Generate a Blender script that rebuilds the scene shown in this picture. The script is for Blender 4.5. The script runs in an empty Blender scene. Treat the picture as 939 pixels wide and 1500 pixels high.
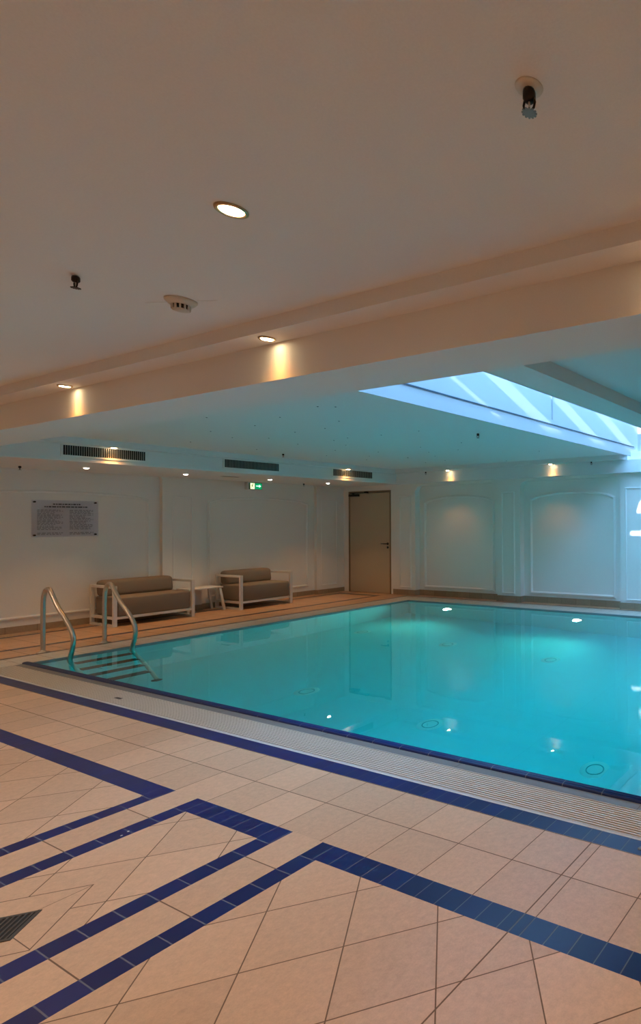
import bpy, bmesh, math, random
from mathutils import Vector, Matrix
random.seed(7)
PI = math.pi
C = bpy.context.scene.collection
sc = bpy.context.scene

# ------------------------------------------------------------------ materials
def mat(name, col, rough=0.5, metal=0.0, spec=0.5, emis=None, estr=0.0):
    m = bpy.data.materials.new(name); m.use_nodes = True
    b = m.node_tree.nodes['Principled BSDF']
    b.inputs['Base Color'].default_value = (*col, 1)
    b.inputs['Roughness'].default_value = rough
    b.inputs['Metallic'].default_value = metal
    b.inputs['Specular IOR Level'].default_value = spec
    if emis:
        b.inputs['Emission Color'].default_value = (*emis, 1)
        b.inputs['Emission Strength'].default_value = estr
    return m

class NT:
    def __init__(s, m):
        s.t = m.node_tree; s.b = s.t.nodes['Principled BSDF']
    def n(s, typ, **kw):
        x = s.t.nodes.new(typ)
        for k, v in kw.items(): setattr(x, k, v)
        return x
    def l(s, a, b): s.t.links.new(a, b)
    def val(s, sock, v):
        if isinstance(v, (int, float)): sock.default_value = v
        else: s.l(v, sock)
    def m(s, op, a, b=0.0, c=0.0):
        x = s.n('ShaderNodeMath', operation=op)
        s.val(x.inputs[0], a); s.val(x.inputs[1], b); s.val(x.inputs[2], c)
        return x.outputs[0]
    def line(s, co, off, period, hw):
        """1 where co is within hw of off + k*period"""
        a = s.m('DIVIDE', s.m('SUBTRACT', co, off), period)
        f = s.m('FRACT', s.m('ADD', a, 0.5))
        d = s.m('MULTIPLY', s.m('ABSOLUTE', s.m('SUBTRACT', f, 0.5)), period)
        return s.m('LESS_THAN', d, hw)
    def cell(s, co, off, period):
        return s.m('FLOOR', s.m('DIVIDE', s.m('SUBTRACT', co, off), period))

def plaster(name, col, rough=0.85, amp=0.03, scale=60):
    m = mat(name, col, rough); g = NT(m)
    tc = g.n('ShaderNodeTexCoord'); nz = g.n('ShaderNodeTexNoise')
    nz.inputs['Scale'].default_value = scale; nz.inputs['Detail'].default_value = 3
    g.l(tc.outputs['Object'], nz.inputs['Vector'])
    mx = g.n('ShaderNodeMix', data_type='RGBA')
    mx.inputs['A'].default_value = (*[c * (1 - amp) for c in col], 1)
    mx.inputs['B'].default_value = (*[min(1, c * (1 + amp)) for c in col], 1)
    g.l(nz.outputs['Fac'], mx.inputs['Factor']); g.l(mx.outputs['Result'], g.b.inputs['Base Color'])
    bp = g.n('ShaderNodeBump'); bp.inputs['Strength'].default_value = 0.08; bp.inputs['Distance'].default_value = 0.004
    g.l(nz.outputs['Fac'], bp.inputs['Height']); g.l(bp.outputs['Normal'], g.b.inputs['Normal'])
    return m

def tiles(name, col, grout, rough, axes, var=0.18, seam=None, mask=None, mottle=0.9, spec=0.5, groutval=None):
    """axes: list of (kind, offset, period); kind x,y,s(x+y),d(y-x)"""
    m = mat(name, col, rough, spec=spec); g = NT(m)
    tc = g.n('ShaderNodeTexCoord'); sp = g.n('ShaderNodeSeparateXYZ'); g.l(tc.outputs['Object'], sp.inputs[0])
    X, Y = sp.outputs[0], sp.outputs[1]
    co = {'x': X, 'y': Y, 's': g.m('ADD', X, Y), 'd': g.m('SUBTRACT', Y, X)}
    acc = None; cells = []
    for k, off, per in axes:
        hw = 0.0022 * (1.414 if k in 'sd' else 1)
        ln = g.line(co[k], off, per, hw); acc = ln if acc is None else g.m('MAXIMUM', acc, ln)
        cells.append(g.cell(co[k], off, per))
    while len(cells) < 2: cells.append(0.0)
    if mask:                                     # square of cut tiles round the drain
        s0, s1, d0, d1 = mask
        inside = g.m('MULTIPLY', g.m('MULTIPLY', g.m('GREATER_THAN', co['s'], s0), g.m('LESS_THAN', co['s'], s1)),
                     g.m('MULTIPLY', g.m('GREATER_THAN', co['d'], d0), g.m('LESS_THAN', co['d'], d1)))
        acc = g.m('MULTIPLY', acc, g.m('SUBTRACT', 1.0, inside))
        def near(c, v): return g.m('LESS_THAN', g.m('ABSOLUTE', g.m('SUBTRACT', c, v)), 0.0032)
        e = g.m('MAXIMUM', g.m('MAXIMUM', near(co['s'], s0), near(co['s'], s1)), g.m('MAXIMUM', near(co['d'], d0), near(co['d'], d1)))
        pad = 0.003
        box = g.m('MULTIPLY', g.m('MULTIPLY', g.m('GREATER_THAN', co['s'], s0 - pad), g.m('LESS_THAN', co['s'], s1 + pad)),
                  g.m('MULTIPLY', g.m('GREATER_THAN', co['d'], d0 - pad), g.m('LESS_THAN', co['d'], d1 + pad)))
        acc = g.m('MAXIMUM', acc, g.m('MULTIPLY', e, box))
        sm, dm = (s0 + s1) / 2, (d0 + d1) / 2     # mitred corners of the cut frame
        u, v = g.m('ABSOLUTE', g.m('SUBTRACT', co['s'], sm)), g.m('ABSOLUTE', g.m('SUBTRACT', co['d'], dm))
        mit = g.m('LESS_THAN', g.m('ABSOLUTE', g.m('SUBTRACT', u, v)), 0.003)
        acc = g.m('MAXIMUM', acc, g.m('MULTIPLY', mit, inside))
    if seam is not None:
        sl = g.m('LESS_THAN', g.m('ABSOLUTE', g.m('SUBTRACT', X, seam)), 0.003)
        acc = g.m('MAXIMUM', acc, sl)
    cv = g.n('ShaderNodeCombineXYZ'); g.val(cv.inputs[0], cells[0]); g.val(cv.inputs[1], cells[1])
    wn = g.n('ShaderNodeTexWhiteNoise', noise_dimensions='3D'); g.l(cv.outputs[0], wn.inputs['Vector'])
    nz = g.n('ShaderNodeTexNoise'); nz.inputs['Scale'].default_value = 38; nz.inputs['Detail'].default_value = 10; nz.inputs['Roughness'].default_value = 0.85
    va = g.n('ShaderNodeVectorMath', operation='ADD'); g.l(tc.outputs['Object'], va.inputs[0]); g.l(wn.outputs['Color'], va.inputs[1])
    g.l(va.outputs[0], nz.inputs['Vector'])
    k = g.m('ADD', 1.0 - var / 2 - mottle * 0.5, g.m('ADD', g.m('MULTIPLY', wn.outputs['Value'], var), g.m('MULTIPLY', nz.outputs['Fac'], mottle)))
    base = g.n('ShaderNodeVectorMath', operation='SCALE'); base.inputs[0].default_value = col; g.l(k, base.inputs['Scale'])
    mx = g.n('ShaderNodeMix', data_type='RGBA'); g.l(acc, mx.inputs['Factor'])
    g.l(base.outputs[0], mx.inputs['A']); mx.inputs['B'].default_value = (*grout, 1)
    g.l(mx.outputs['Result'], g.b.inputs['Base Color'])
    g.l(g.m('ADD', rough, g.m('MULTIPLY', acc, 0.9 - rough)), g.b.inputs['Roughness'])
    bp = g.n('ShaderNodeBump'); bp.inputs['Strength'].default_value = 0.25; bp.inputs['Distance'].default_value = 0.002
    g.l(g.m('SUBTRACT', g.m('MULTIPLY', nz.outputs['Fac'], 0.15), acc), bp.inputs['Height']); g.l(bp.outputs['Normal'], g.b.inputs['Normal'])
    return m

BEIGE = (0.61, 0.40, 0.255); GROUT = (0.17, 0.105, 0.065)
BLUE = (0.007, 0.013, 0.105); BGR = (0.13, 0.14, 0.19)
SEAM = -1.268
M = {}
M['wall'] = plaster('wall_paint', (0.83, 0.81, 0.77))
M['ceil'] = plaster('ceiling_paint', (0.76, 0.765, 0.77), amp=0.05, scale=160)
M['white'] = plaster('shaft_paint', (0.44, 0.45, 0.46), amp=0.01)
M['mould'] = mat('moulding_paint', (0.84, 0.83, 0.80), 0.55)
M['rows'] = tiles('beige_row_tiles', BEIGE, GROUT, 0.38, [('x', -1.22, 0.30), ('y', 1.877, 0.24)], seam=SEAM)
M['diag'] = tiles('beige_diagonal_tiles', BEIGE, GROUT, 0.38, [('s', -0.057, 0.4235), ('d', 3.01, 0.4215)], seam=SEAM)
M['diagd'] = tiles('beige_diagonal_tiles_with_drain', BEIGE, GROUT, 0.38, [('s', -0.057, 0.4235), ('d', 3.01, 0.4215)], mask=(-2.40, -1.90, 3.55, 4.06))
M['strip'] = tiles('beige_strip_tiles', BEIGE, GROUT, 0.38, [('y', 1.435, 0.30)])
M['deck'] = tiles('beige_side_deck_tiles', (0.56, 0.34, 0.19), GROUT, 0.33, [('x', -8.95, 0.30), ('y', 2.12, 0.30)])
M['bluex'] = tiles('blue_tiles_across', BLUE, BGR, 0.32, [('x', -1.22, 0.10)], var=0.35, mottle=0.5, spec=0.35, seam=SEAM)
M['bluey'] = tiles('blue_tiles_along', BLUE, BGR, 0.32, [('y', 1.435, 0.10)], var=0.35, mottle=0.5, spec=0.35)
M['darkst'] = tiles('dark_blue_side_stripe', (0.02, 0.022, 0.05), (0.08, 0.07, 0.07), 0.3, [('y', 1.435, 0.10)], var=0.3)
M['edge'] = mat('grate_edge_plastic', (0.62, 0.60, 0.58), 0.45)
M['grate'] = mat('grate_plastic', (0.68, 0.62, 0.55), 0.45)
M['stone'] = tiles('grey_edge_stone', (0.20, 0.19, 0.185), (0.15, 0.14, 0.13), 0.4, [('x', -1.2, 1.2)], var=0.08, mottle=0.4)
M['coping'] = tiles('pale_coping_stone', (0.62, 0.56, 0.48), (0.3, 0.25, 0.2), 0.35, [('x', -1.2, 0.25), ('y', 2.5, 0.25)], var=0.05)
M['nose'] = tiles('dark_blue_ribbed_edge_tile', (0.005, 0.024, 0.13), (0.20, 0.22, 0.26), 0.42, [('x', -1.435, 0.2476)], var=0.2, mottle=0.4, spec=0.3)
M['basin'] = tiles('pale_turquoise_basin_lining', (0.25, 0.82, 0.82), (0.23, 0.76, 0.76), 0.5, [('x', 0, 1.5), ('y', 0, 1.5)], var=0.02, mottle=0.05)
M['skirt'] = tiles('brown_stone_skirting', (0.36, 0.27, 0.18), (0.2, 0.15, 0.1), 0.4, [('x', -1.2, 0.3), ('y', 0.1, 0.3)])
M['steel'] = mat('brushed_steel', (0.58, 0.54, 0.49), 0.32, 1.0)
M['dsteel'] = mat('dark_bronze_metal', (0.05, 0.045, 0.04), 0.35, 0.8)
M['black'] = mat('black_void', (0.008, 0.008, 0.008), 0.7)
M['fabric'] = plaster('taupe_upholstery', (0.235, 0.185, 0.14), 0.95, amp=0.10, scale=220)
M['frame'] = mat('white_powder_coat', (0.74, 0.71, 0.67), 0.4)
M['door'] = mat('beige_door_laminate', (0.50, 0.40, 0.27), 0.45)
M['jamb'] = mat('brown_door_frame', (0.26, 0.19, 0.12), 0.45)
M['handle'] = mat('dark_door_metal', (0.02, 0.018, 0.016), 0.35, 0.6)
M['slat'] = mat('aluminium_slat', (0.42, 0.40, 0.37), 0.4, 0.5)
M['ventf'] = mat('vent_frame_paint', (0.74, 0.76, 0.74), 0.5)
M['lampring'] = mat('brass_toned_ring', (0.50, 0.38, 0.24), 0.3, 0.9)
M['glow'] = mat('halogen_glass_glow', (0.9, 0.8, 0.6), 0.3, emis=(1.0, 0.72, 0.38), estr=22)
M['glowc'] = mat('cool_white_glass_glow', (0.9, 0.9, 0.9), 0.3, emis=(1.0, 0.90, 0.78), estr=9)
M['glowu'] = mat('underwater_lens_glow', (0.9, 0.9, 0.9), 0.3, emis=(1.0, 0.96, 0.80), estr=22)
M['plastic'] = mat('white_plastic', (0.62, 0.59, 0.54), 0.45)
M['spk'] = mat('sprinkler_metal', (0.035, 0.03, 0.03), 0.3, 0.8)
M['defl'] = mat('sprinkler_deflector_metal', (0.25, 0.27, 0.28), 0.6, 0.6)
M['bulb'] = mat('pale_bulb_glass', (0.72, 0.70, 0.66), 0.2)
M['drain'] = mat('drain_cast_metal', (0.07, 0.068, 0.065), 0.5, 0.4)
M['green'] = mat('exit_green_face', (0.0, 0.16, 0.06), 0.4, emis=(0.0, 0.35, 0.12), estr=0.5)
M['pale'] = mat('exit_pale_face', (0.8, 0.85, 0.6), 0.4, emis=(0.75, 0.95, 0.45), estr=0.9)
M['dgreen'] = mat('exit_dark_green', (0.0, 0.05, 0.02), 0.4)
M['arrow'] = mat('exit_arrow_white', (0.8, 1.0, 0.9), 0.4, emis=(0.6, 1.0, 0.75), estr=0.9)
M['ink'] = mat('grey_print', (0.30, 0.29, 0.30), 0.6)
M['ink2'] = mat('dark_print', (0.05, 0.05, 0.05), 0.6)
M['seamd'] = mat('dark_joint', (0.03, 0.06, 0.09), 0.6)
M['joint'] = mat('grey_joint', (0.25, 0.27, 0.28), 0.6)

def glassy(name, tint, mixv):
    m = bpy.data.materials.new(name); m.use_nodes = True; t = m.node_tree; t.nodes.clear()
    o = t.nodes.new('ShaderNodeOutputMaterial'); tr = t.nodes.new('ShaderNodeBsdfTransparent'); tr.inputs[0].default_value = (*tint, 1)
    gl = t.nodes.new('ShaderNodeBsdfGlossy'); gl.inputs['Roughness'].default_value = 0.03
    fr = t.nodes.new('ShaderNodeFresnel'); fr.inputs[0].default_value = mixv
    mx = t.nodes.new('ShaderNodeMixShader'); ge = t.nodes.new('ShaderNodeNewGeometry'); ma = t.nodes.new('ShaderNodeMath'); ma.operation = 'SUBTRACT'; ma.use_clamp = True; t.links.new(fr.outputs[0], ma.inputs[0]); t.links.new(ge.outputs['Backfacing'], ma.inputs[1]); t.links.new(ma.outputs[0], mx.inputs[0]); t.links.new(tr.outputs[0], mx.inputs[1]); t.links.new(gl.outputs[0], mx.inputs[2])
    t.links.new(mx.outputs[0], o.inputs[0]); return m
M['glass'] = glassy('skylight_glass', (0.93, 0.97, 1.0), 1.45)
M['acryl'] = glassy('acrylic_sheet', (0.93, 0.93, 0.97), 1.25)

def water_mat():
    m = bpy.data.materials.new('pool_water'); m.use_nodes = True; t = m.node_tree; t.nodes.clear()
    o = t.nodes.new('ShaderNodeOutputMaterial'); g = t.nodes.new('ShaderNodeBsdfGlass')
    g.inputs['IOR'].default_value = 1.333; g.inputs['Roughness'].default_value = 0.0; g.inputs['Color'].default_value = (1, 1, 1, 1)
    tc = t.nodes.new('ShaderNodeTexCoord'); nz = t.nodes.new('ShaderNodeTexNoise'); nz.inputs['Scale'].default_value = 2.2; nz.inputs['Detail'].default_value = 2
    bp = t.nodes.new('ShaderNodeBump'); bp.inputs['Strength'].default_value = 0.10; bp.inputs['Distance'].default_value = 0.006
    t.links.new(tc.outputs['Object'], nz.inputs['Vector']); t.links.new(nz.outputs['Fac'], bp.inputs['Height']); t.links.new(bp.outputs['Normal'], g.inputs['Normal'])
    v = t.nodes.new('ShaderNodeVolumeAbsorption'); v.inputs['Color'].default_value = (0.0, 0.93, 0.935, 1); v.inputs['Density'].default_value = 0.78
    t.links.new(g.outputs[0], o.inputs['Surface']); t.links.new(v.outputs[0], o.inputs['Volume']); return m
M['water'] = water_mat()

# ------------------------------------------------------------------ mesh helpers
def box(bm, x0, x1, y0, y1, z0, z1, mi=0, bev=0.0, rot=None):
    vs = [bm.verts.new((x, y, z)) for x in (x0, x1) for y in (y0, y1) for z in (z0, z1)]
    if rot: 
        for v in vs: v.co = rot @ v.co
    fs = []
    for f in ((0, 1, 3, 2), (4, 6, 7, 5), (0, 4, 5, 1), (2, 3, 7, 6), (0, 2, 6, 4), (1, 5, 7, 3)):
        fc = bm.faces.new([vs[i] for i in f]); fc.material_index = mi; fs.append(fc)
    if bev:
        es = list({e for f in fs for e in f.edges})
        r = bmesh.ops.bevel(bm, geom=es, offset=bev, segments=3, affect='EDGES', profile=0.5)
        for f in r['faces']: f.material_index = mi
    return vs

def tube(bm, pts, r, n=10, closed=False, cap=True, squash=None):
    pts = [Vector(p) for p in pts]; N = len(pts); rings = []
    up = Vector((0, 0, 1)); prev = None
    for i, p in enumerate(pts):
        if closed: d = (pts[(i + 1) % N] - pts[i - 1])
        else: d = pts[min(i + 1, N - 1)] - pts[max(i - 1, 0)]
        d.normalize()
        if prev is None:
            a = d.cross(up)
            if a.length < 1e-3: a = d.cross(Vector((1, 0, 0)))
            a.normalize()
        else:
            a = prev - d * prev.dot(d); a.normalize()
        prev = a; b = d.cross(a)
        rr = r[i] if isinstance(r, (list, tuple)) else r
        rings.append([bm.verts.new(p + (a * math.cos(2 * PI * k / n) + b * math.sin(2 * PI * k / n)) * rr) for k in range(n)])
    for i in range(N if closed else N - 1):
        A, B = rings[i], rings[(i + 1) % N]
        for k in range(n): bm.faces.new((A[k], A[(k + 1) % n], B[(k + 1) % n], B[k])).smooth = True
    if cap and not closed:
        bm.faces.new(rings[0][::-1]); bm.faces.new(rings[-1])

def lathe(bm, prof, n=24, T=None, mi=0):
    rings = []
    for r, z in prof:
        if r < 1e-6: rings.append([bm.verts.new((0, 0, z))])
        else: rings.append([bm.verts.new((r * math.cos(2 * PI * k / n), r * math.sin(2 * PI * k / n), z)) for k in range(n)])
    for A, B in zip(rings, rings[1:]):
        for k in range(n):
            a = [A[k % len(A)], A[(k + 1) % len(A)], B[(k + 1) % len(B)], B[k % len(B)]]
            u = []
            for v in a:
                if v not in u: u.append(v)
            if len(u) > 2:
                f = bm.faces.new(u); f.smooth = True; f.material_index = mi
    if T:
        for R_ in rings:
            for v in R_: v.co = T @ v.co

def obj(name, bm, m, parent=None, loc=None, rot=None):
    bmesh.ops.recalc_face_normals(bm, faces=bm.faces)
    me = bpy.data.meshes.new(name); bm.to_mesh(me); bm.free()
    for x in (m if isinstance(m, (list, tuple)) else [m]): me.materials.append(x)
    o = bpy.data.objects.new(name, me); C.objects.link(o)
    if parent: o.parent = parent
    if loc: o.location = loc
    if rot: o.rotation_euler = rot
    return o

def bx(name, m, boxes, parent=None, bev=0.0):
    bm = bmesh.new()
    for b in boxes: box(bm, *b, bev=bev)
    return obj(name, bm, m, parent)

def struct(o): o['kind'] = 'structure'; return o
def thing(name, label, cat, loc=(0, 0, 0), rot=(0, 0, 0), group=None):
    o = bpy.data.objects.new(name, None); C.objects.link(o); o.empty_display_size = 0.1
    o.location = loc; o.rotation_euler = rot; o['label'] = label; o['category'] = cat
    if group: o['group'] = group
    return o
def tag(o, label, cat, group=None):
    o['label'] = label; o['category'] = cat
    if group: o['group'] = group
    return o
def dup(root, loc, rotz=None, label=None, group=None):
    r = root.copy(); C.objects.link(r); r.location = loc
    if rotz is not None: r.rotation_euler = (0, 0, rotz)
    if label: r['label'] = label
    if group: r['group'] = group
    for ch in list(root.children):
        c = ch.copy(); C.objects.link(c); c.parent = r
        for g in ch.children:
            d = g.copy(); C.objects.link(d); d.parent = c
    return r

# ------------------------------------------------------------------ dimensions (metres)
XL, XR = -10.92, 3.6          # pilaster face of the left wall, right wall
YN, YF = -4.0, 7.96           # wall behind the viewer, pilaster face of the far wall
XLR, YFR = -11.0, 8.07        # recessed panels
PX0, PX1, PY0, PY1 = -8.42, 2.2, 2.565, 7.44   # pool basin
ZC, ZS, ZB = 2.53, 2.457, 2.25     # ceiling, stepped strip, beam and soffit underside
BY0, BY1 = 1.875, 2.236
SX = -9.2                     # face of the left soffit
KX0, KX1, KY0, KY1 = -3.965, -2.66, 2.40, 8.25   # skylight shaft
KZ = 3.5

# ------------------------------------------------------------------ floor: tile zones side by side in one slab
zones = []
def z(key, x0, x1, y0, y1): zones.append((key, x0, x1, y0, y1))
L1a, L1b, L2a, L2b, L3a, L3b, L4a, L4b = -3.705, -3.61, -3.40, -3.30, -2.71, -2.61, -2.40, -2.30
XA = -10.70   # left end of the near patterns
z('diag', XLR, L1a, YN, 1.54); z('bluey', L1a, L1b, YN, 1.54); z('strip', L1b, L2a, YN, 1.64); z('bluey', L2a, L2b, YN, 1.54)
z('diagd', L2b, L3a, YN, 1.54); z('bluey', L3a, L3b, YN, 1.54); z('strip', L3b, L4a, YN, 1.64); z('bluey', L4a, L4b, YN, 1.54)
z('diag', L4b, XR, YN, 1.54)
z('bluex', XLR, L1b, 1.54, 1.64); z('bluex', L2a, L3b, 1.54, 1.64); z('bluex', L4a, XR, 1.54, 1.64)
z('rows', XLR, XR, 1.64, 2.12)
z('bluex', -9.59, XR, 2.12, 2.218); z('deck', XLR, -9.59, 2.12, 2.218)
z('deck', XLR, -10.70, 2.218, YF + .11); z('darkst', -10.70, -10.60, 2.218, 7.72); z('deck', -10.60, -9.59, 2.218, 7.62)
z('darkst', -9.59, -9.49, 2.218, 7.62); z('deck', -9.49, -8.97, 2.218, 7.88); z('darkst', -8.97, -8.91, 2.218, 7.88)
z('darkst', -10.60, -9.49, 7.62, 7.72); z('deck', -10.70, -9.49, 7.72, YF + .11); z('deck', -9.49, -8.91, 7.88, YF + .11)
z('coping', -8.91, -8.44, 2.218, PY1 + .02); z('coping', -8.91, XR, PY1 + .02, 7.84); z('darkst', -8.91, XR, 7.84, 7.88); z('deck', -8.91, XR, 7.88, YF + .11)
z('deck', PX1 + .02, XR, 2.218, PY1 + .02)
keys = ['diag', 'bluey', 'strip', 'diagd', 'bluex', 'rows', 'deck', 'darkst', 'coping']
bm = bmesh.new()
for k, x0, x1, y0, y1 in zones:
    box(bm, x0, x1, y0, y1, -0.06, 0.0, keys.index(k))
struct(obj('floor', bm, [M[k] for k in keys]))

# ------------------------------------------------------------------ pool edge of the near side
o = bx('trim_1', M['edge'], [(-8.44, PX1 + .02, 2.218, 2.236, -0.05, 0.001)]); struct(o)
o = bx('trim_2', M['stone'], [(-8.44, PX1 + .02, 2.446, 2.505, -0.06, 0.001)]); struct(o)
struct(bx('trim_3', M['black'], [(-8.44, PX1 + .02, 2.236, 2.446, -0.06, -0.045)]))
# slatted overflow grate
g = thing('overflow_grate', 'long pale slatted overflow grate between the blue tile stripe and the grey pool edge', 'grate', (-3.1, 2.341, 0))
bm = bmesh.new(); nb = 13
for i in range(nb):
    y = -0.1035 + i * 0.207 / (nb - 1)
    for v in box(bm, -5.33, 5.3, y - 0.0045, y + 0.0045, -0.018, 0.001):
        if v.co.z < -0.01: v.co.y = y + (v.co.y - y) * 0.3
k = -5.2
while k < 5.3:
    box(bm, k, k + 0.005, -0.104, 0.104, -0.03, -0.004); k += 0.25
obj('slatted_grid', bm, M['grate'], g)
# rounded ribbed edge tiles along the water, near side
def nosing(bm, p0, p1, side):
    """profile swept from p0 to p1; side = unit vector towards the deck"""
    prof = [(0.03, -0.10), (0.03, 0.004), (0.026, 0.012), (0.019, 0.015), (0.016, 0.0125), (0.013, 0.0165), (0.004, 0.0175), (0.001, 0.0145), (-0.002, 0.0175),
            (-0.011, 0.0165), (-0.014, 0.013), (-0.017, 0.0145), (-0.024, 0.010), (-0.030, 0.002), (-0.032, -0.012), (-0.032, -0.10)]
    a = Vector(p0); b = Vector(p1); s = Vector(side)
    A = [bm.verts.new(a + s * u + Vector((0, 0, w))) for u, w in prof]; B = [bm.verts.new(b + s * u + Vector((0, 0, w))) for u, w in prof]
    for i in range(len(prof) - 1): bm.faces.new((A[i], A[i + 1], B[i + 1], B[i])).smooth = True
    bm.faces.new((A[-1], A[0], B[0], B[-1])); bm.faces.new(A[::-1]); bm.faces.new(B)
bm = bmesh.new(); nosing(bm, (-8.452, 2.535, 0), (PX1 + .03, 2.535, 0), (0, -1, 0)); struct(obj('trim_4', bm, M['nose']))
# thin dark edge along the left, far and right sides
struct(bx('trim_5', M['joint'], [(-8.44, -8.42, 2.567, 7.46, -0.1, 0.001), (-8.42, PX1, 7.44, 7.46, -0.1, 0.001), (PX1, PX1 + .02, 2.567, 7.46, -0.1, 0.003)]))

# ------------------------------------------------------------------ basin and water
ZP = -1.40
bm = bmesh.new()
box(bm, PX0 - .1, PX1 + .1, PY0 - .1, PY1 + .1, ZP - .1, ZP)
box(bm, PX0 - .1, PX0, PY0 - .1, PY1 + .1, ZP, -0.1); box(bm, PX1, PX1 + .1, PY0 - .1, PY1 + .1, ZP, -0.1)
box(bm, PX0, PX1, PY0 - .1, PY0, ZP, -0.1); box(bm, PX0, PX1, PY1, PY1 + .1, ZP, -0.1)
struct(obj('pool_basin', bm, M['basin']))
# broad entry steps on the right side of the pool
bm = bmesh.new()
for i, (xs, zt) in enumerate(((-2.08, -1.15), (-1.80, -0.85), (-1.50, -0.55), (-1.22, -0.27))):
    box(bm, xs, -0.4, PY0, 5.2, ZP if i == 0 else [-1.15, -0.85, -0.55][i - 1], zt)
struct(obj('pool_entry_steps', bm, M['basin']))
bm = bmesh.new(); box(bm, PX0 - .012, PX1 + .012, PY0 - .012, PY1 + .012, ZP - .03, -0.014)
o = obj('pool_water', bm, M['water']); o['kind'] = 'stuff'; tag(o, 'still turquoise water filling the pool', 'water')

# ------------------------------------------------------------------ walls
def zx(m): return m
far = []
rec = [(-8.81, -6.74), (-6.21, -4.165), (-3.66, -1.6), (-1.05, 1.0), (1.55, 3.45)]
T = YFR - YF
# back slab and pilaster layer (door opening x -10.76..-9.49, z<2.145)
bm = bmesh.new()
box(bm, XLR - .1, XR + .1, YFR, YFR + .1, -.06, 2.6)
edges = [-9.49] + [v for r in rec for v in r] + [XR]
for a, b in zip(edges[::2], edges[1::2]): box(bm, a, b, YF, YFR, 0, 2.6)
box(bm, XLR, -9.49, YF, YFR, 2.145, 2.6); box(bm, XLR, -10.76, YF, YFR, 0, 2.145)
# arched heads of the recesses
def head(bm, a, b, y0, y1, zt, zc, r, axis='x'):
    """fills above a recess: flat head at zt, rounded corners radius r going down to zc"""
    n = 8; P = []
    P.append((a, zt - r)); 
    for i in range(1, n + 1):
        t = PI / 2 * i / n; P.append((a + r * (1 - math.cos(t)), zt - r + r * math.sin(t)))
    for i in range(n, 0, -1):
        t = PI / 2 * i / n; P.append((b - r * (1 - math.cos(t)), zt - r + r * math.sin(t)))
    P.append((b, zt - r)); P += [(b, 2.6), (a, 2.6)]
    if axis == 'x': A = [bm.verts.new((u, y0, w)) for u, w in P]; B = [bm.verts.new((u, y1, w)) for u, w in P]
    else: A = [bm.verts.new((y0, u, w)) for u, w in P]; B = [bm.verts.new((y1, u, w)) for u, w in P]
    bm.faces.new(A); bm.faces.new(B[::-1])
    for i in range(len(P)): bm.faces.new((A[i], B[i], B[(i + 1) % len(P)], A[(i + 1) % len(P)]))
for a, b in rec: head(bm, a, b, YF, YFR, 2.20, 2.0, 0.13)
struct(obj('wall_far', bm, M['wall']))
bm = bmesh.new()
recL = [(-2.2, 0.2), (2.45, 4.786), (5.33, 7.36)]
box(bm, XLR - .1, XLR, YN - .1, YFR, -.06, 2.6)
ed = [YN] + [v for r in recL for v in r] + [YF]
for a, b in zip(ed[::2], ed[1::2]): box(bm, XLR, XL, a, b, 0, 2.6)
for a, b in recL: head(bm, a, b, XLR, XL, 2.27, 2.0, 0.08, 'y')
struct(obj('wall_left', bm, M['wall']))
struct(bx('wall_right', M['wall'], [(XR, XR + .1, YN - .1, YFR + .1, -.06, 2.8)]))
struct(bx('wall_back', M['wall'], [(XLR - .1, XR + .1, YN - .1, YN, -.06, 2.6)]))

# baseboards that step in and out with the pilasters
def skirt_far():
    bm = bmesh.new(); h = 0.11; t = 0.014
    box(bm, -9.42, rec[0][0], YF - t, YF, 0, h)
    for i, (a, b) in enumerate(rec):
        box(bm, a, b, YFR - t, YFR, 0, h)
        nx = rec[i + 1][0] if i + 1 < len(rec) else XR
        box(bm, b - t, nx + t, YF - t, YF, 0, h); box(bm, b - t, b, YF, YFR - t, 0, h)
        box(bm, a, a + t, YF, YFR - t, 0, h)
    return bm
struct(obj('baseboard_far', skirt_far(), M['skirt']))
bm = bmesh.new(); h = 0.09; t = 0.014
prev = YN
for a, b in recL:
    box(bm, XL, XL + t, prev, a, 0, h); box(bm, XLR, XLR + t, a, b, 0, h)
    box(bm, XLR + t, XL, a, a + t, 0, h); box(bm, XLR + t, XL, b - t, b, 0, h); prev = b
box(bm, XL, XL + t, prev, YF - .002, 0, h)
struct(obj('baseboard_left', bm, M['skirt']))

# panel mouldings
tn = [6]
def moulding(pts, parent=None):
    """closed half-round moulding lying on a wall"""
    bm = bmesh.new()
    n = len(pts); P = [Vector(p) for p in pts]
    cen = sum(P, Vector()) / n
    return P
def mould_loop(plane, c, pts, w=0.050, d=0.038):
    """plane 'y': pts (x,z) on y=c, facing -y; plane 'x': pts (y,z) on x=c, facing +x"""
    n = len(pts); prof = [(-w / 2, 0), (-w / 2, d * .45), (-w * .25, d * .6), (-w * .12, d), (w * .2, d), (w * .38, d * .5), (w / 2, d * .35), (w / 2, 0)]
    bm = bmesh.new(); rings = []
    for i in range(n):
        p0, p1, p2 = Vector(pts[i - 1]), Vector(pts[i]), Vector(pts[(i + 1) % n])
        d0 = (p1 - p0).normalized(); d1 = (p2 - p1).normalized()
        n0 = Vector((-d0.y, d0.x)); n1 = Vector((-d1.y, d1.x)); nn = (n0 + n1); nn = nn / max(nn.dot(n0), 0.3) if nn.length > 1e-4 else n0
        ring = []
        for u, h in prof:
            q = p1 + nn * u
            ring.append(bm.verts.new((q.x, c - h, q.y) if plane == 'y' else (c + h, q.x, q.y)))
        rings.append(ring)
    for i in range(n):
        A, B = rings[i], rings[(i + 1) % n]
        for k in range(len(prof) - 1): bm.faces.new((A[k], A[k + 1], B[k + 1], B[k]))
    o = obj('trim_%d' % tn[0], bm, M['mould']); tn[0] += 1
    return struct(o)
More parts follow.
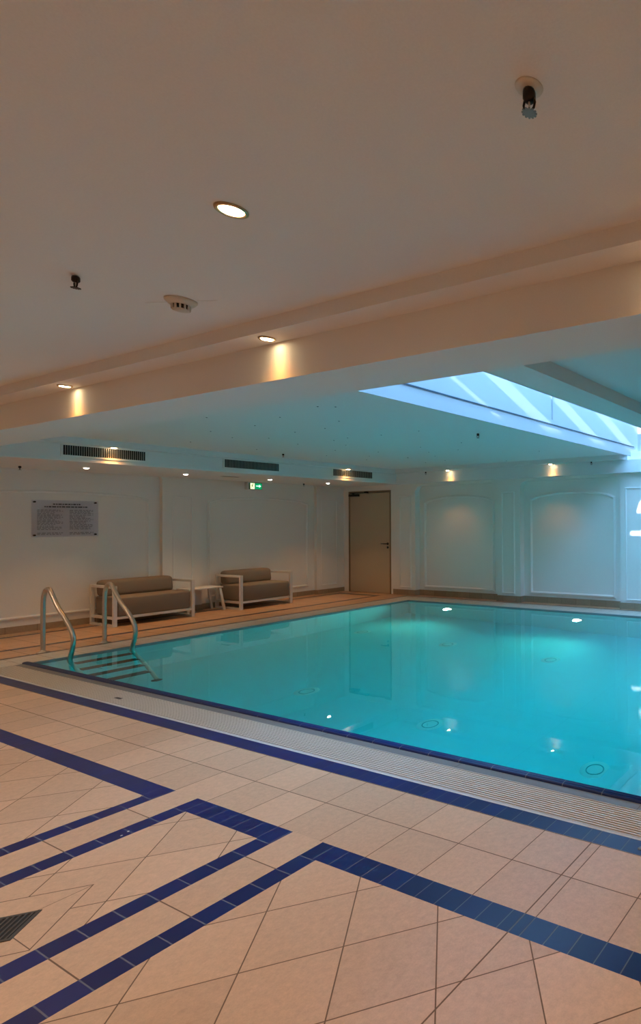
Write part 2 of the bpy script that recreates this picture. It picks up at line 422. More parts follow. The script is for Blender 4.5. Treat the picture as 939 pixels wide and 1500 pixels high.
def arch(a, b, z0, zs, za, n=14):
    P = [(a, z0), (b, z0), (b, zs)]
    # gentle segmental arch with small shoulders
    for i in range(n + 1):
        t = i / n; x = b - 0.0 - (b - a) * t
        P.append((x, zs + (za - zs) * math.sin(PI * t) ** 0.55 if 0 < t < 1 else zs))
    # remove duplicated shoulder vertices
    Q = []
    for p in P:
        if not Q or (Vector(p) - Vector(Q[-1])).length > 1e-4: Q.append(p)
    if (Vector(Q[0]) - Vector(Q[-1])).length < 1e-4: Q.pop()
    return Q
for a, b in rec: mould_loop('y', YFR, arch(a + .165, b - .165, 0.18, 1.86, 1.975))
for a, b in ((-9.235, -8.935), (-6.62, -6.345), (-4.055, -3.775), (-1.48, -1.18)):
    mould_loop('y', YF, [(a, 0.16), (b, 0.16), (b, 2.0), (a, 2.0)], w=0.030, d=0.018)
for a, b in recL: mould_loop('x', XLR, arch(a + .15, b - .15, 0.20, 1.86, 1.95), w=0.045, d=0.026)
for a, b in ((4.93, 5.19), (7.46, 7.80)):
    mould_loop('x', XL, [(a, 0.18), (b, 0.18), (b, 1.93), (a, 1.93)], w=0.022, d=0.010)

# ------------------------------------------------------------------ door
d = bpy.data.objects.new('door_1', None); C.objects.link(d); d.location = (-10.125, YF, 0); struct(d)
leaf = bx('door_leaf', M['door'], [(-0.60, 0.585, 0.004, 0.05, 0.008, 2.10)], d)
bx('door_frame', M['jamb'], [(-0.634, -0.605, -0.008, 0.10, 0, 2.144), (0.60, 0.634, -0.008, 0.10, 0, 2.144), (-0.605, 0.60, -0.008, 0.10, 2.108, 2.144)], d)
bx('door_backing', M['black'], [(-0.634, 0.634, 0.09, 0.108, 0, 2.144)], d)
bm = bmesh.new(); lathe(bm, [(0, 0), (0.027, 0), (0.027, -0.009), (0, -0.009)], 20, Matrix.Translation((0.535, 0.004, 1.033)) @ Matrix.Rotation(-PI / 2, 4, 'X'))
tube(bm, [(0.535, 0.0, 1.033), (0.535, -0.05, 1.033), (0.52, -0.058, 1.033), (0.41, -0.058, 1.035)], 0.010, 8)
obj('door_handle', bm, M['handle'], leaf)
bm = bmesh.new(); lathe(bm, [(0, 0), (0.024, 0), (0.024, -0.008), (0, -0.008)], 20, Matrix.Translation((0.535, 0.004, 0.958)) @ Matrix.Rotation(-PI / 2, 4, 'X'))
obj('lock_rose', bm, M['handle'], leaf)
cl = bx('door_closer', M['handle'], [(-0.585, -0.30, -0.05, 0.004, 2.035, 2.085)], d, bev=0.006)
bm = bmesh.new(); box(bm, -0.52, -0.05, -0.06, -0.045, 2.097, 2.112); box(bm, -0.46, -0.42, -0.06, -0.03, 2.08, 2.112); box(bm, -0.08, -0.02, -0.06, 0.0, 2.095, 2.13)
obj('closer_arm', bm, M['handle'], cl)

# ------------------------------------------------------------------ ceilings
bm = bmesh.new()
box(bm, XLR - .1, XR + .1, YN - .1, 1.74, ZC, ZC + .1)                       # near ceiling
box(bm, XLR, XR, 1.74, BY0, ZS, ZC + .1)                                     # stepped strip before the beam
struct(obj('ceiling_near', bm, M['ceil']))
struct(bx('ceiling_beam', M['ceil'], [(XLR, XR, BY0, BY1, ZB, ZC + .3)]))
bm = bmesh.new()
box(bm, -9.07, KX0, BY1, 7.71, ZC, ZC + .1)                                  # main pool ceiling
box(bm, KX0, KX1, BY1, KY0, ZC, ZC + .1)
box(bm, KX1, -2.32, BY1, 7.71, ZC, ZC + .3)
box(bm, -2.32, XR, BY1, 7.71, 2.643, 2.743)                                  # raised field to the right
box(bm, SX, -9.07, BY1, 7.84, ZS, ZC + .1)                                   # stepped strip along the soffit
box(bm, -9.07, -4.16, 7.71, 7.84, ZS, ZC + .1)
box(bm, KX1, -2.32, 7.71, YFR, ZC, ZC + .3)
box(bm, -2.32, XR, 7.71, 7.84, ZS, 2.743)
# rounded end of the far strip next to the skylight
n = 8; P = [(-4.16, 7.71)] + [(-4.16 + .165 * math.sin(PI / 2 * i / n), 7.84 - .13 * math.cos(PI / 2 * i / n)) for i in range(1, n + 1)] + [(-4.16, 7.84)]
A = [bm.verts.new((x, y, ZS)) for x, y in P]; B = [bm.verts.new((x, y, ZC + .1)) for x, y in P]
bm.faces.new(A); bm.faces.new(B[::-1])
for i in range(len(P)): bm.faces.new((A[i], B[i], B[(i + 1) % len(P)], A[(i + 1) % len(P)]))
box(bm, -4.16, KX0, 7.71, 7.84, ZC + .0, ZC + .1)
struct(obj('ceiling_pool', bm, M['ceil']))
struct(bx('ceiling_soffit', M['ceil'], [(XL, SX, BY1, YF, ZB, ZC + .1)]))
struct(bx('ceiling_far_band', M['ceil'], [(SX, XR, 7.84, YF, ZB, ZS)]))
bm = bmesh.new(); box(bm, SX, KX0, 7.84, YFR, ZS, ZC + .1); box(bm, -2.32, XR, 7.84, YFR, ZS, 2.743)
struct(obj('ceiling_far_cap', bm, M['ceil']))

# ------------------------------------------------------------------ skylight
bm = bmesh.new()
box(bm, KX0 - .1, KX0, KY0 - .1, KY1 + .1, ZC + .1, KZ + .05)
box(bm, KX1, KX1 + .1, KY0 - .1, KY1 + .1, ZC + .1, KZ + .05)
box(bm, KX0, KX1, KY0 - .1, KY0, ZC + .1, KZ + .05)
box(bm, KX0, KX1, KY1, KY1 + .1, ZS + .05, KZ + .05)
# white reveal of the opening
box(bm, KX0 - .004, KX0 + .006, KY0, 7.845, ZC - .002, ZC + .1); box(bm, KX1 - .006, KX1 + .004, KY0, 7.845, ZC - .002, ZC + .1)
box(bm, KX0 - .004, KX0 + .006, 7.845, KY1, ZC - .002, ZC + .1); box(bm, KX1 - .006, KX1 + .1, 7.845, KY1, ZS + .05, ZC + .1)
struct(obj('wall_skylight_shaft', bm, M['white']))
struct(bx('trim_%d' % tn[0], M['seamd'], [(KX0 + .004, KX0 + .012, KY0, 8.08, 2.686, 2.698)])); tn[0] += 1
struct(bx('trim_%d' % tn[0], M['joint'], [(KX0 + .0, KX0 + .006, 5.725, 5.745, 2.755, 3.45)])); tn[0] += 1
w = bpy.data.objects.new('window_1', None); C.objects.link(w); w.location = (0, 0, 0); struct(w)
bx('window_pane', M['glass'], [(KX0, KX1, KY0, KY1, KZ - .004, KZ + .004)], w)
yr = 3.284
while yr < KY1 - .1:
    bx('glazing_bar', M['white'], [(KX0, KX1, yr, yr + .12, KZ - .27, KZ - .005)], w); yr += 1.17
bx('added_sun_blocker', M['white'], [(-3.645, -3.226, KY0, KY1, KZ + .006, KZ + .05)], w)  # unseen board added above the pane to trim the sun patches on the far wall

# ------------------------------------------------------------------ lamps
def spot(name, loc, power, col, angle=100, blend=0.8, rad=0.02, parent=None, rot=None):
    L = bpy.data.lights.new(name, 'SPOT'); L.energy = power; L.color = col; L.spot_size = math.radians(angle); L.spot_blend = blend; L.shadow_soft_size = rad
    o = bpy.data.objects.new(name, L); C.objects.link(o); o.location = loc
    if parent: o.parent = parent
    if rot: o.rotation_euler = rot
    return o
WARM = (1.0, 0.68, 0.42); AMBER = (1.0, 0.37, 0.08)
def downlight(loc, label, power, r=0.048, group=None, kind='warm', angle=110, blend=0.8, col=WARM, beam=0, dome=0.35):
    t = thing('ceiling_downlight', label, 'downlight', loc, group=group)
    bm = bmesh.new(); lathe(bm, [(r * .72, -0.001), (r * .76, -0.006), (r * .9, -0.009), (r, -0.006), (r * 1.02, 0.0), (r * .72, 0.0)], 28)
    obj('trim_ring', bm, M['lampring'] if kind == 'warm' else M['plastic'], t)
    bm = bmesh.new(); lathe(bm, [(r * .74, -0.0015), (r * .70, -0.35 * r * dome), (r * .45, -0.48 * r * dome), (0, -0.52 * r * dome)], 24)
    obj('lamp_glass', bm, M['glow'] if kind == 'warm' else M['glowc'], t)
    spot('lamp_light', (0, 0, -0.03), power, col, angle, blend, 0.022, t)
    if beam: spot('lamp_beam', (0, 0, -0.03), beam, col, 78, 0.8, 0.022, t)
    return t
downlight((-2.062, 1.095, ZC), 'glowing round downlight alone in the flat near ceiling, nearest to the viewer', 26, angle=150, blend=1)
for i, x in enumerate((-5.436 * .995, -3.085, -0.72)):
    lab = ['warm downlight on the stepped strip before the beam, leftmost of the strip', 'warm downlight on the stepped strip before the beam, near the smoke detector',
           'warm downlight on the stepped strip before the beam, at the right edge of the view'][i]
    downlight((x, 1.808, ZS), lab, 1.6, angle=120, blend=1.0, r=0.040, dome=0.5, col=AMBER, beam=2.6)
for x in (-7.78, 1.65):
    downlight((x, 1.808, ZS), 'warm downlight on the stepped strip before the beam, outside the photo', 1.6, angle=120, blend=1.0, r=0.040, dome=0.5, col=AMBER, beam=2.6, group='strip downlights outside the photo')
for x, y in ((-6.8, 1.1), (-4.43, 1.1), (0.3, 1.1), (2.6, 1.1), (-6.8, -1.3), (-4.43, -1.3), (-2.06, -1.3), (0.3, -1.3), (2.6, -1.3), (-9.2, 1.1), (-9.2, -1.3)):
    downlight((x, y, ZC), 'warm round downlight in the near ceiling outside the photo', 26, group='near ceiling downlights outside the photo', angle=150, blend=1)
for i, y in enumerate((3.562, 4.687, 5.921, 6.984)):
    lab = ['small white downlight under the left soffit, closest to the notice board', 'small white downlight under the left soffit, above the gap beside the first sofa',
           'small white downlight under the left soffit, just right of the exit sign', 'small white downlight under the left soffit, closest to the door'][i]
    downlight((-10.03, y, ZB), lab, 22, r=0.038, dome=1.0, kind='cool', angle=84, blend=0.9, col=(1.0, 0.54, 0.24))
downlight((-9.125, 3.50, ZS), 'warm downlight on the strip above the longest lit wall vent, left of the view', 2.0, r=0.040, dome=0.8, beam=6, angle=120, blend=1.0, col=AMBER)
downlight((-9.125, 6.74, ZS), 'warm downlight on the strip above the wall vent nearest the door', 2.0, r=0.040, dome=0.8, beam=6, angle=120, blend=1.0, col=AMBER)
for i, x in enumerate((-7.75, -5.41)):
    downlight((x, 7.765, ZS), ['warm downlight over the far wall panel next to the door side', 'warm downlight over the far wall panel below the skylight end'][i], 1.5, r=0.038, dome=0.8, angle=120, blend=1.0, col=AMBER, beam=7)
for x in (-0.9, 1.4):
    downlight((x, 7.765, ZS), 'warm downlight over the far wall outside the photo', 1.5, r=0.038, dome=0.8, angle=120, blend=1.0, col=AMBER, beam=7, group='far wall downlights outside the photo')
# underwater lamps in the far side of the basin
def pool_lamp(x, label, group=None):
    t = thing('underwater_lamp', label, 'pool light', (x, PY1, -0.59), (PI / 2, 0, 0), group=group)
    bm = bmesh.new(); lathe(bm, [(0.075, 0.0), (0.078, 0.014), (0.098, 0.016), (0.105, 0.0)], 28); obj('lamp_ring', bm, M['steel'], t)
    bm = bmesh.new(); lathe(bm, [(0.075, 0.004), (0.05, 0.014), (0, 0.018)], 24); obj('lamp_glass', bm, M['glowu'], t)
    spot('lamp_light', (0, 0, 0.06), 32, (1.0, 0.97, 0.86), 150, 1.0, 0.05, t, (PI, 0, 0))
pool_lamp(-7.42, 'glowing underwater lamp in the far pool side nearer the door')
pool_lamp(-4.68, 'glowing underwater lamp in the far pool side nearer the right edge')
pool_lamp(-1.94, 'underwater lamp in the far pool side outside the photo')

# ------------------------------------------------------------------ sprinklers
def sprinkler(loc, label, s=1.0, plate=True):
    t = thing('fire_sprinkler', label, 'sprinkler', loc)
    if plate:
        bm = bmesh.new(); lathe(bm, [(0, 0), (0.030 * s, 0), (0.028 * s, -0.004), (0.016 * s, -0.007), (0, -0.007)], 24); obj('escutcheon', bm, M['plastic'], t)
    bm = bmesh.new(); lathe(bm, [(0, -0.006 * s), (0.012 * s, -0.006 * s), (0.014 * s, -0.012 * s), (0.014 * s, -0.026 * s), (0.009 * s, -0.032 * s), (0, -0.032 * s)], 12); obj('body', bm, M['spk'], t)
    bm = bmesh.new()
    for sg in (-1, 1): tube(bm, [(sg * .012 * s, 0, -.026 * s), (sg * .015 * s, 0, -.036 * s), (sg * .012 * s, 0, -.047 * s), (sg * .003 * s, 0, -.054 * s)], 0.0026 * s, 6)
    obj('frame_arms', bm, M['spk'], t)
    bm = bmesh.new(); tube(bm, [(0, 0, -.032 * s), (0, 0, -.052 * s)], 0.0022 * s, 6); obj('glass_bulb', bm, M['bulb'], t)
    bm = bmesh.new(); n = 60; zz = -.055 * s
    V0 = []; V1 = []
    for k in range(n):
        r = (0.0165 if k % 5 < 3 else 0.0125) * s; a = 2 * PI * k / n
        V0.append(bm.verts.new((r * math.cos(a), r * math.sin(a), zz))); V1.append(bm.verts.new((r * math.cos(a), r * math.sin(a), zz - .0018 * s)))
    bm.faces.new(V0); bm.faces.new(V1[::-1])
    for k in range(n): bm.faces.new((V0[k], V1[k], V1[(k + 1) % n], V0[(k + 1) % n]))
    obj('deflector', bm, M['defl'] if s > 1.05 else M['spk'], t)
    return t
sprinkler((-0.816, 1.092, ZC), 'large dark sprinkler hanging from the near ceiling, upper right of the view', 1.15)
sprinkler((-3.203, 1.104, ZC), 'dark sprinkler hanging from the near ceiling, left of the smoke detector', 1.0, plate=False)
sprinkler((-4.56, 5.055, ZC), 'dark sprinkler on the pool ceiling left of the skylight', 1.1, plate=False)
sprinkler((-8.47, 5.19, ZC), 'small dark sprinkler on the pool ceiling above the middle wall vent', 1.0, plate=False)
sprinkler((-8.32, 7.775, ZS), 'tiny dark sprinkler on the far strip next to the soffit corner', 1.0, plate=False)
sprinkler((-4.60, 7.775, ZS), 'tiny dark sprinkler on the far strip near the end of the skylight', 1.0, plate=False)
sprinkler((-10.421, 3.067, ZB), 'small dark sprinkler under the left soffit above the notice board', 1.0, plate=False)
sprinkler((-10.507, 6.825, ZB), 'small dark sprinkler under the left soffit near the door corner', 1.0, plate=False)

# smoke detector
t = thing('smoke_detector', 'round white smoke detector with dark slots on the near ceiling', 'smoke detector', (-3.116, 1.438, ZC))
bm = bmesh.new(); lathe(bm, [(0, 0), (0.062, 0), (0.062, -0.006), (0.058, -0.012), (0.046, -0.024), (0, -0.024)], 36); obj('base_ring', bm, M['plastic'], t)
bm = bmesh.new(); lathe(bm, [(0, -0.022), (0.033, -0.022), (0.030, -0.046), (0, -0.046)], 24); obj('chamber', bm, M['black'], t)
bm = bmesh.new(); lathe(bm, [(0, -0.044), (0.032, -0.044), (0.031, -0.049), (0, -0.051)], 32)
for k in range(12):
    a = 2 * PI * k / 12
    box(bm, 0.030, 0.037, -0.0035, 0.0035, -0.047, -0.020, rot=Matrix.Rotation(a, 4, 'Z'))
obj('slotted_cage', bm, M['plastic'], t)
# thin wire crack lines beside it
bm = bmesh.new(); tube(bm, [(-3.30, 1.38, ZC), (-3.25, 1.40, ZC), (-3.19, 1.425, ZC)], 0.0012, 5)
tag(obj('surface_wire', bm, M['plastic']), 'thin pale wire on the near ceiling left of the smoke detector', 'wire')
bm = bmesh.new(); tube(bm, [(-3.05, 1.47, ZC), (-3.0, 1.50, ZC), (-2.96, 1.51, ZC)], 0.0012, 5)
tag(obj('surface_wire', bm, M['plastic']), 'thin pale wire on the near ceiling right of the smoke detector', 'wire')

# small unlit fibre points scattered over the pool ceiling
pts = [(-6.28, 3.11), (-7.17, 3.59), (-8.3, 3.93), (-6.34, 3.59), (-5.63, 3.42), (-7.12, 4.19), (-8.33, 4.74), (-7.45, 3.96), (-4.82, 3.26), (-4.69, 3.34), (-5.31, 3.82), (-5.85, 4.04), (-6.39, 4.05), (-6.25, 4.61), (-6.84, 5.02), (-6.59, 4.67), (-7.45, 5.3), (-8.16, 5.66), (-7.31, 4.67), (-5.69, 4.64), (-7.08, 5.72), (-7.63, 6.0), (-8.1, 6.32), (-7.27, 6.42), (-5.06, 4.63), (-6.43, 6.07), (-6.73, 6.48), (-7.29, 6.45), (-7.6, 7.1), (-7.05, 7.01), (-5.86, 6.08), (-6.17, 7.54), (-6.12, 5.63), (-5.31, 5.57), (-4.91, 6.76)]
first = None
for i, (x, y) in enumerate(pts):
    if first is None:
        bm = bmesh.new(); lathe(bm, [(0, 0), (0.008, 0), (0.006, -0.004), (0, -0.005)], 10)
        first = obj('ceiling_light_point', bm, M['seamd']); o = first
    else:
        o = first.copy(); C.objects.link(o)
    o.location = (x, y, ZC)
    tag(o, 'tiny dark unlit light point set in the flat pool ceiling', 'light point', 'scattered light points on the pool ceiling')

# ------------------------------------------------------------------ vents on the soffit face
def vent(y0, y1, label):
    z0, z1 = 2.322, 2.442; h = (y1 - y0) / 2
    t = thing('wall_vent', label, 'vent', (SX, (y0 + y1) / 2, (z0 + z1) / 2))
    hz = (z1 - z0) / 2; f = 0.022
    bm = bmesh.new()
    for b in ((-h - f, h + f, hz, hz + f), (-h - f, h + f, -hz - f, -hz), (-h - f, -h, -hz, hz), (h, h + f, -hz, hz)):
        box(bm, 0, 0.008, b[0], b[1], b[2], b[3])
    obj('vent_frame', bm, M['ventf'], t)
    bx('dark_backing', M['black'], [(0.0, 0.001, -h, h, -hz, hz)], t)
    bm = bmesh.new(); n = int(round(2 * h / 0.0205))
    for i in range(1, n):
        y = -h + 2 * h * i / n
        box(bm, 0.001, 0.007, y - 0.0022, y + 0.0022, -hz, hz)
    obj('slats', bm, M['slat'], t)
    return t
vent(3.06, 3.845, 'long slatted vent on the left soffit lit by a lamp, nearest the viewer')
vent(4.785, 5.565, 'dark slatted vent in the middle of the left soffit')
vent(6.50, 7.293, 'slatted vent on the left soffit closest to the door, lit from above')
# small flat grille under the soffit
t = thing('ceiling_grille', 'small flat oblong grille under the left soffit before the exit sign', 'grille', (-9.99, 5.285, ZB))
bx('grille_frame', M['plastic'], [(-0.05, 0.05, -0.13, 0.13, -0.005, 0.0)], t)
bx('slots', M['drain'], [(-0.035 + .024 * i, -0.023 + .024 * i, -0.115, 0.115, -0.0065, -0.005) for i in range(3)], t)

# ------------------------------------------------------------------ exit sign
t = thing('exit_sign', 'green and white lit exit sign with running figure and arrow on the left wall', 'exit sign', (XLR, 6.17, 2.175))
yl, yh, hz = -0.125, 0.125, 0.070
bx('housing', M['plastic'], [(0.0, 0.10, yl, yh, -hz, hz)], t, bev=0.006)
fx = 0.1005
bx('face_plate', M['dgreen'], [(fx, fx + .002, yl + .02, yh - .003, -hz + .006, hz - .016)], t)
bx('pictogram_panel', M['pale'], [(fx + .002, fx + .003, yl + .045, -0.008, -hz + .012, hz - .020)], t)
fg = bx('arrow_panel', M['green'], [(fx + .002, fx + .003, 0.002, yh - .008, -hz + .012, hz - .020)], t)
bm = bmesh.new()
def poly(bm, P, x0, x1):
    A = [bm.verts.new((x0, a, b)) for a, b in P]; B = [bm.verts.new((x1, a, b)) for a, b in P]
    bm.faces.new(A[::-1]); bm.faces.new(B)
    for i in range(len(P)): bm.faces.new((A[i], B[i], B[(i + 1) % len(P)], A[(i + 1) % len(P)]))
poly(bm, [(0.018, -0.007), (0.068, -0.007), (0.068, -0.026), (0.104, 0.000), (0.068, 0.026), (0.068, 0.007), (0.018, 0.007)], fx + .003, fx + .005)
obj('arrow', bm, M['arrow'], t)
bm = bmesh.new(); cy = -0.045
lathe(bm, [(0, 0), (0.0085, 0), (0.0085, 0.002), (0, 0.002)], 14, Matrix.Translation((fx + .003, cy + .012, 0.036)) @ Matrix.Rotation(PI / 2, 4, 'Y'))
for P in ([(cy - .006, .024), (cy + .008, .027), (cy + .002, -.006), (cy - .012, -.004)], [(cy + .006, .026), (cy + .026, .010), (cy + .023, .006), (cy + .003, .019)],
          [(cy - .006, .024), (cy - .024, .014), (cy - .026, .002), (cy - .021, .002), (cy - .019, .012), (cy - .004, .018)],
          [(cy - .002, -.004), (cy + .018, -.016), (cy + .014, -.040), (cy + .008, -.040), (cy + .011, -.019), (cy - .010, -.008)],
          [(cy - .012, -.004), (cy - .014, -.022), (cy - .034, -.036), (cy - .031, -.041), (cy - .008, -.025), (cy - .003, -.008)]):
    poly(bm, P, fx + .003, fx + .005)
obj('running_figure', bm, M['dgreen'], t)

# ------------------------------------------------------------------ notice board
t = thing('notice_board', 'clear acrylic pool rules board with two columns of grey text on the left wall', 'notice board', (XLR, 3.685, 1.565))
bx('acrylic_sheet', M['acryl'], [(0.020, 0.025, -0.345, 0.345, -0.262, 0.262)], t)
for a in (-0.315, 0.315):
    for b in (-0.235, 0.235):
        bm = bmesh.new(); lathe(bm, [(0, 0.0), (0.012, 0.0), (0.012, 0.034), (0.009, 0.037), (0, 0.037)], 14, Matrix.Translation((0, a, b)) @ Matrix.Rotation(PI / 2, 4, 'Y')); obj('standoff', bm, M['dsteel'], t)
def words(bm, y0, y1, z, h, dens=0.86):
    y = y0
    while y < y1 - 0.01:
        w_ = random.uniform(0.012, 0.05); w_ = min(w_, y1 - y)
        box(bm, 0.0252, 0.0258, y, y + w_ * dens, z, z + h); y += w_ + 0.006
bm = bmesh.new(); words(bm, -0.135, 0.15, 0.198, 0.016, 0.95); words(bm, -0.22, 0.225, 0.160, 0.016, 0.95); obj('heading', bm, M['ink2'], t)
for nm, (ya, yb) in (('left_text_column', (-0.29, -0.03)), ('right_text_column', (0.035, 0.29))):
    bm = bmesh.new(); zz = 0.118
    for i in range(17):
        if i in (3, 8, 13) and nm[0] == 'l' or i in (4, 9, 12) and nm[0] == 'r': zz -= 0.006
        words(bm, ya, yb - random.choice((0, 0, .03, .08)), zz, 0.0085); zz -= 0.0162
    obj(nm, bm, M['ink'], t); bm = bmesh.new()
    zz = -0.212
    words(bm, ya, yb, zz, 0.011); words(bm, ya, yb - .02, zz - .018, 0.010)
    obj('footer_text', bm, M['ink'], t)

# ------------------------------------------------------------------ sofas
def sofa(loc, L, D, label, group='taupe sofas along the left wall', h_arm=0.585):
    """origin at floor centre; back towards -x, front +x, length along y"""
    t = thing('lounge_sofa', label, 'sofa', loc, group=group)
    hx, hy = D / 2, L / 2; s = 0.040
    for sy, nm in ((-1, 'arm_frame'), (1, 'arm_frame')):
        y0 = sy * hy - (s if sy > 0 else 0); y1 = y0 + s
        bx(nm, M['frame'], [(hx - s, hx, y0, y1, 0, h_arm), (-hx, -hx + s, y0, y1, 0, h_arm), (-hx + s, hx - s, y0 + .004, y1 - .004, h_arm - .035, h_arm),
                            (-hx + s, hx - s, y0, y1, 0.0, 0.032), (-hx + s, hx - s, y0 + .004, y1 - .004, 0.105, 0.14)], t)
    bx('seat_rail', M['frame'], [(hx - .04, hx - .008, -hy + s, hy - s, 0.105, 0.14), (-hx + .008, -hx + .04, -hy + s, hy - s, 0.105, 0.14),
                                 (-hx + .04, hx - .04, -.02, .02, 0.105, 0.13)], t)
    bx('back_rail', M['frame'], [(-hx + .005, -hx + .035, -hy + s, hy - s, h_arm - .05, h_arm - .015)], t)
    bm = bmesh.new(); box(bm, -hx + .05, hx - .012, -hy + s + .006, hy - s - .006, 0.14, 0.415, bev=0.028); 
    for f in bm.faces: f.smooth = True
    obj('seat_cushion', bm, M['fabric'], t)
    bm = bmesh.new(); box(bm, -hx + .04, -hx + .27, -hy + s + .01, hy - s - .01 - 0.02, 0.40, 0.645, bev=0.055)
    for f in bm.faces: f.smooth = True
    for v in bm.verts:
        v.co.x -= (v.co.z - 0.42) * 0.12
    obj('back_cushion', bm, M['fabric'], t)
    return t
sofa((-10.56, 4.40, 0), 0.98, 0.70, 'taupe upholstered sofa with white tube frame behind the pool ladder')
sofa((-10.55, 5.965, 0), 0.87, 0.74, 'taupe upholstered sofa with white tube frame right of the side table')
# side table
t = thing('side_table', 'low white side table with slanted legs between the two sofas', 'table', (-10.70, 5.20, 0))
bx('table_top', M['frame'], [(-0.19, 0.19, -0.245, 0.245, 0.385, 0.405)], t, bev=0.004)
for sx in (-1, 1):
    for sy in (-1, 1):
        bm = bmesh.new(); T_ = 0.016
        a = Vector((sx * .165, sy * .205, 0.385)); b = Vector((sx * .185, sy * .262, 0.0))
        A = [bm.verts.new(a + Vector((i * T_, j * T_, 0))) for i, j in ((-1, -1), (1, -1), (1, 1), (-1, 1))]; B = [bm.verts.new(b + Vector((i * T_, j * T_, 0))) for i, j in ((-1, -1), (1, -1), (1, 1), (-1, 1))]
        bm.faces.new(A); bm.faces.new(B[::-1])
        for k in range(4): bm.faces.new((A[k], B[k], B[(k + 1) % 4], A[(k + 1) % 4]))
        obj('leg', bm, M['frame'], t)

# ------------------------------------------------------------------ pool ladder
def smooth(pts, n=8):
    P = [Vector(p) for p in pts]; out = []
    for i in range(len(P) - 1):
        p0, p1, p2, p3 = P[max(i - 1, 0)], P[i], P[i + 1], P[min(i + 2, len(P) - 1)]
        for k in range(n):
            u = k / n
            out.append(0.5 * ((2 * p1) + (-p0 + p2) * u + (2 * p0 - 5 * p1 + 4 * p2 - p3) * u * u + (-p0 + 3 * p1 - 3 * p2 + p3) * u ** 3))
    out.append(P[-1]); return out
t = thing('pool_ladder', 'steel pool ladder with two curved handrails at the left corner of the pool', 'pool ladder', (-8.98, 3.09, 0))
for y in (2.825, 3.355):
    yy = y - 3.09
    P = [(0.0, 0.0), (0.0, 0.25), (0.0, 0.50), (0.018, 0.64), (0.075, 0.725), (0.155, 0.735), (0.225, 0.68), (0.36, 0.55), (0.58, 0.40), (0.70, 0.29), (0.735, 0.19), (0.70, 0.08), (0.655, -0.02), (0.66, -0.16), (0.74, -0.33), (0.96, -0.80), (1.20, -1.34)]
    bm = bmesh.new(); tube(bm, smooth([(a, yy, b) for a, b in P], 6), 0.0215, 12); obj('handrail', bm, M['steel'], t)
    bm = bmesh.new(); lathe(bm, [(0.0215, 0.001), (0.055, 0.001), (0.055, 0.006), (0.03, 0.014), (0.0215, 0.03)], 20, Matrix.Translation((0, yy, 0))); obj('floor_flange', bm, M['steel'], t)
    bm = bmesh.new(); lathe(bm, [(0, 0), (0.05, 0), (0.05, 0.012), (0.022, 0.03), (0, 0.03)], 16, Matrix.Translation((1.20, yy, -1.40))); obj('foot_pad', bm, M['dsteel'], t)
for xx, zz in ((0.70, -0.27), (0.83, -0.53), (0.955, -0.79), (1.07, -1.05)):
    bx('tread', M['dsteel'], [(xx - .065, xx + .065, -0.245, 0.245, zz - .012, zz + .012)], t, bev=0.004)

# ------------------------------------------------------------------ floor drain
t = thing('floor_drain', 'square slotted metal floor drain set diagonally in the near tiles', 'drain', (-2.963, 0.818, 0), (0, 0, PI / 4))
h = 0.080
bx('drain_rim', M['drain'], [(-h, h, -h, -h + .012, -.0, .003), (-h, h, h - .012, h, 0, .003), (-h, -h + .012, -h + .012, h - .012, 0, .003), (h - .012, h, -h + .012, h - .012, 0, .003)], t)
bx('drain_pit', M['black'], [(-h + .012, h - .012, -h + .012, h - .012, 0.0, 0.0006)], t)
bm = bmesh.new()
for i in range(8):
    y = -h + .012 + (2 * h - .024) * (i + .5) / 8
    box(bm, y - .0035, y + .0035, -h + .012, h - .012, .0006, .003)
obj('bars', bm, M['drain'], t)
t = thing('gutter_plug', 'small dark square insert in the pale overflow grate near the ladder', 'drain cover', (-5.985, 2.322, 0))
bx('cover_plate', M['drain'], [(-.045, .045, -.012, .012, .001, .003)], t); 
t = thing('floor_stud', 'small round metal cap on the blue stripe at the right edge', 'cap', (-1.045, 2.165, 0))
bm = bmesh.new(); lathe(bm, [(0, .004), (0.010, .0035), (0.013, 0.0), (0, 0)], 20); obj('stud_disc', bm, M['defl'], t)
for i, (x, y) in enumerate(((-3.326, 1.302), (-3.34, 1.332))):
    bm = bmesh.new(); lathe(bm, [(0, .0015), (0.004, .0008), (0.005, 0), (0, 0)], 8)
    tag(obj('paint_fleck', bm, M['plastic'], None, (x, y, 0)), ['brighter white fleck on the blue tile leg left of the drain', 'fainter white fleck on the blue tile leg left of the drain'][i], 'fleck')
# inlets on the basin floor
inl = None
names = {(-2.29, 3.89): 'round inlet on the basin floor nearest the viewer at the right', (-4.12, 3.89): 'round inlet on the basin floor in the near row, middle one in view',
         (-5.95, 3.89): 'round inlet on the basin floor in the near row, leftmost', (-4.2, 6.0): 'round inlet on the basin floor in the far row, rightmost in view',
         (-6.0, 6.0): 'round inlet on the basin floor in the far row, middle', (-7.8, 6.0): 'round inlet on the basin floor in the far row, leftmost'}
for (x, y), lab in names.items():
    if inl is None:
        t = thing('pool_inlet', lab, 'pool inlet', (x, y, ZP))
        bm = bmesh.new(); lathe(bm, [(0, 0.004), (0.120, 0.004), (0.125, 0)], 32); obj('inlet_plate', bm, mat('inlet_plate_plastic', (0.62, 0.90, 0.86), 0.4), t)
        bm = bmesh.new(); lathe(bm, [(0.068, 0.004), (0.068, 0.009), (0.078, 0.009), (0.078, 0.004)], 32); obj('slot_ring', bm, mat('inlet_slot_plastic', (0.16, 0.48, 0.46), 0.5), t)
        inl = t
    else: dup(inl, (x, y, ZP), None, lab)

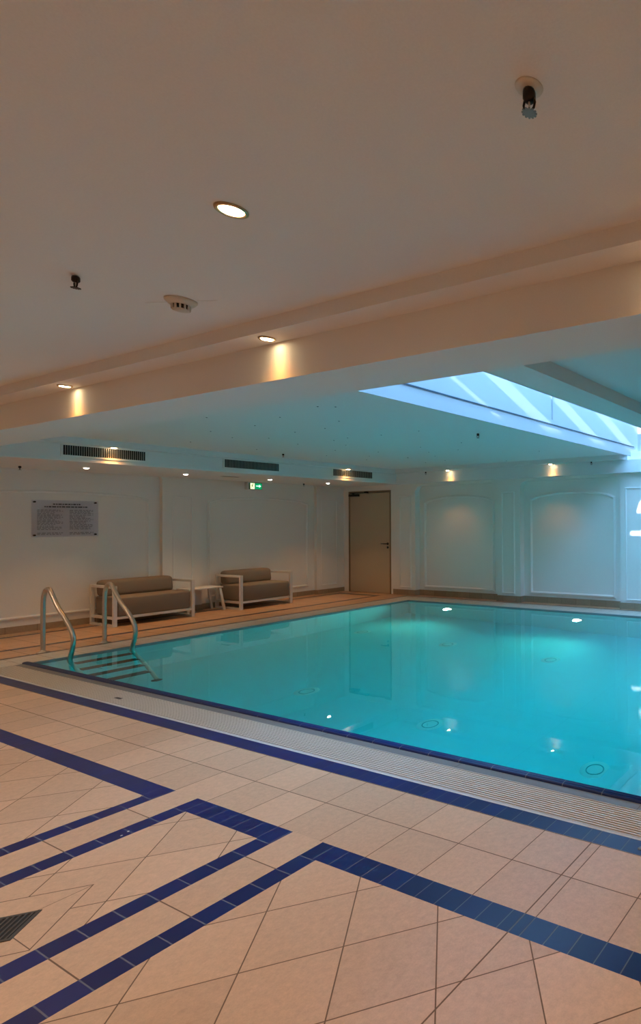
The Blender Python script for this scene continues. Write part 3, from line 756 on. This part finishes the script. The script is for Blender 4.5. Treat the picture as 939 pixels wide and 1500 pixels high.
# ------------------------------------------------------------------ sun and sky
S = bpy.data.lights.new('sun', 'SUN'); S.energy = 9.0; S.color = (0.92, 0.98, 1.0); S.angle = math.radians(0.6)
so = bpy.data.objects.new('sun', S); C.objects.link(so); so.location = (0, -5, 12)
so.rotation_euler = Vector((-0.33, 2.40, -1.0)).to_track_quat('-Z', 'Y').to_euler()
W = bpy.data.worlds.new('sky'); sc.world = W; W.use_nodes = True
bg = W.node_tree.nodes['Background']; bg.inputs[0].default_value = (0.28, 0.60, 1.0, 1); bg.inputs[1].default_value = 9.5
pl = bpy.data.lights.new('skylight_portal', 'AREA'); pl.shape = 'RECTANGLE'; pl.size = KX1 - KX0; pl.size_y = KY1 - KY0; pl.cycles.is_portal = True
po = bpy.data.objects.new('skylight_portal', pl); C.objects.link(po); po.location = ((KX0 + KX1) / 2, (KY0 + KY1) / 2, KZ + .06)

# ------------------------------------------------------------------ camera
cam = bpy.data.cameras.new('camera'); co = bpy.data.objects.new('camera', cam); C.objects.link(co)
yaw, pitch, roll = -0.417496, 0.0087766, -0.0088133
F = Vector((math.sin(yaw) * math.cos(pitch), math.cos(yaw) * math.cos(pitch), math.sin(pitch)))
R0 = Vector((math.cos(yaw), -math.sin(yaw), 0)); U0 = R0.cross(F)
R = R0 * math.cos(roll) + U0 * math.sin(roll); U = -R0 * math.sin(roll) + U0 * math.cos(roll)
m = Matrix((R, U, -F)).transposed().to_4x4(); m.translation = (0, 0, 1.45); co.matrix_world = m
cam.sensor_fit = 'VERTICAL'; cam.sensor_height = 36.0; cam.lens = 789.85 * 36 / 1500
cam.shift_x = (469.5 - 959.5) / 1500; cam.shift_y = 6.687 / 1500
cam.clip_start = 0.05; sc.camera = co

sc.view_settings.view_transform = 'Standard'; sc.view_settings.look = 'None'; sc.view_settings.gamma = 1.0
sc.view_settings.use_curve_mapping = False; sc.view_settings.exposure = 1.0
cy = sc.cycles
cy.use_denoising = True; cy.max_bounces = 10; cy.diffuse_bounces = 6; cy.glossy_bounces = 4; cy.transmission_bounces = 6; cy.transparent_max_bounces = 8
cy.sample_clamp_indirect = 6.0; cy.blur_glossy = 1.0
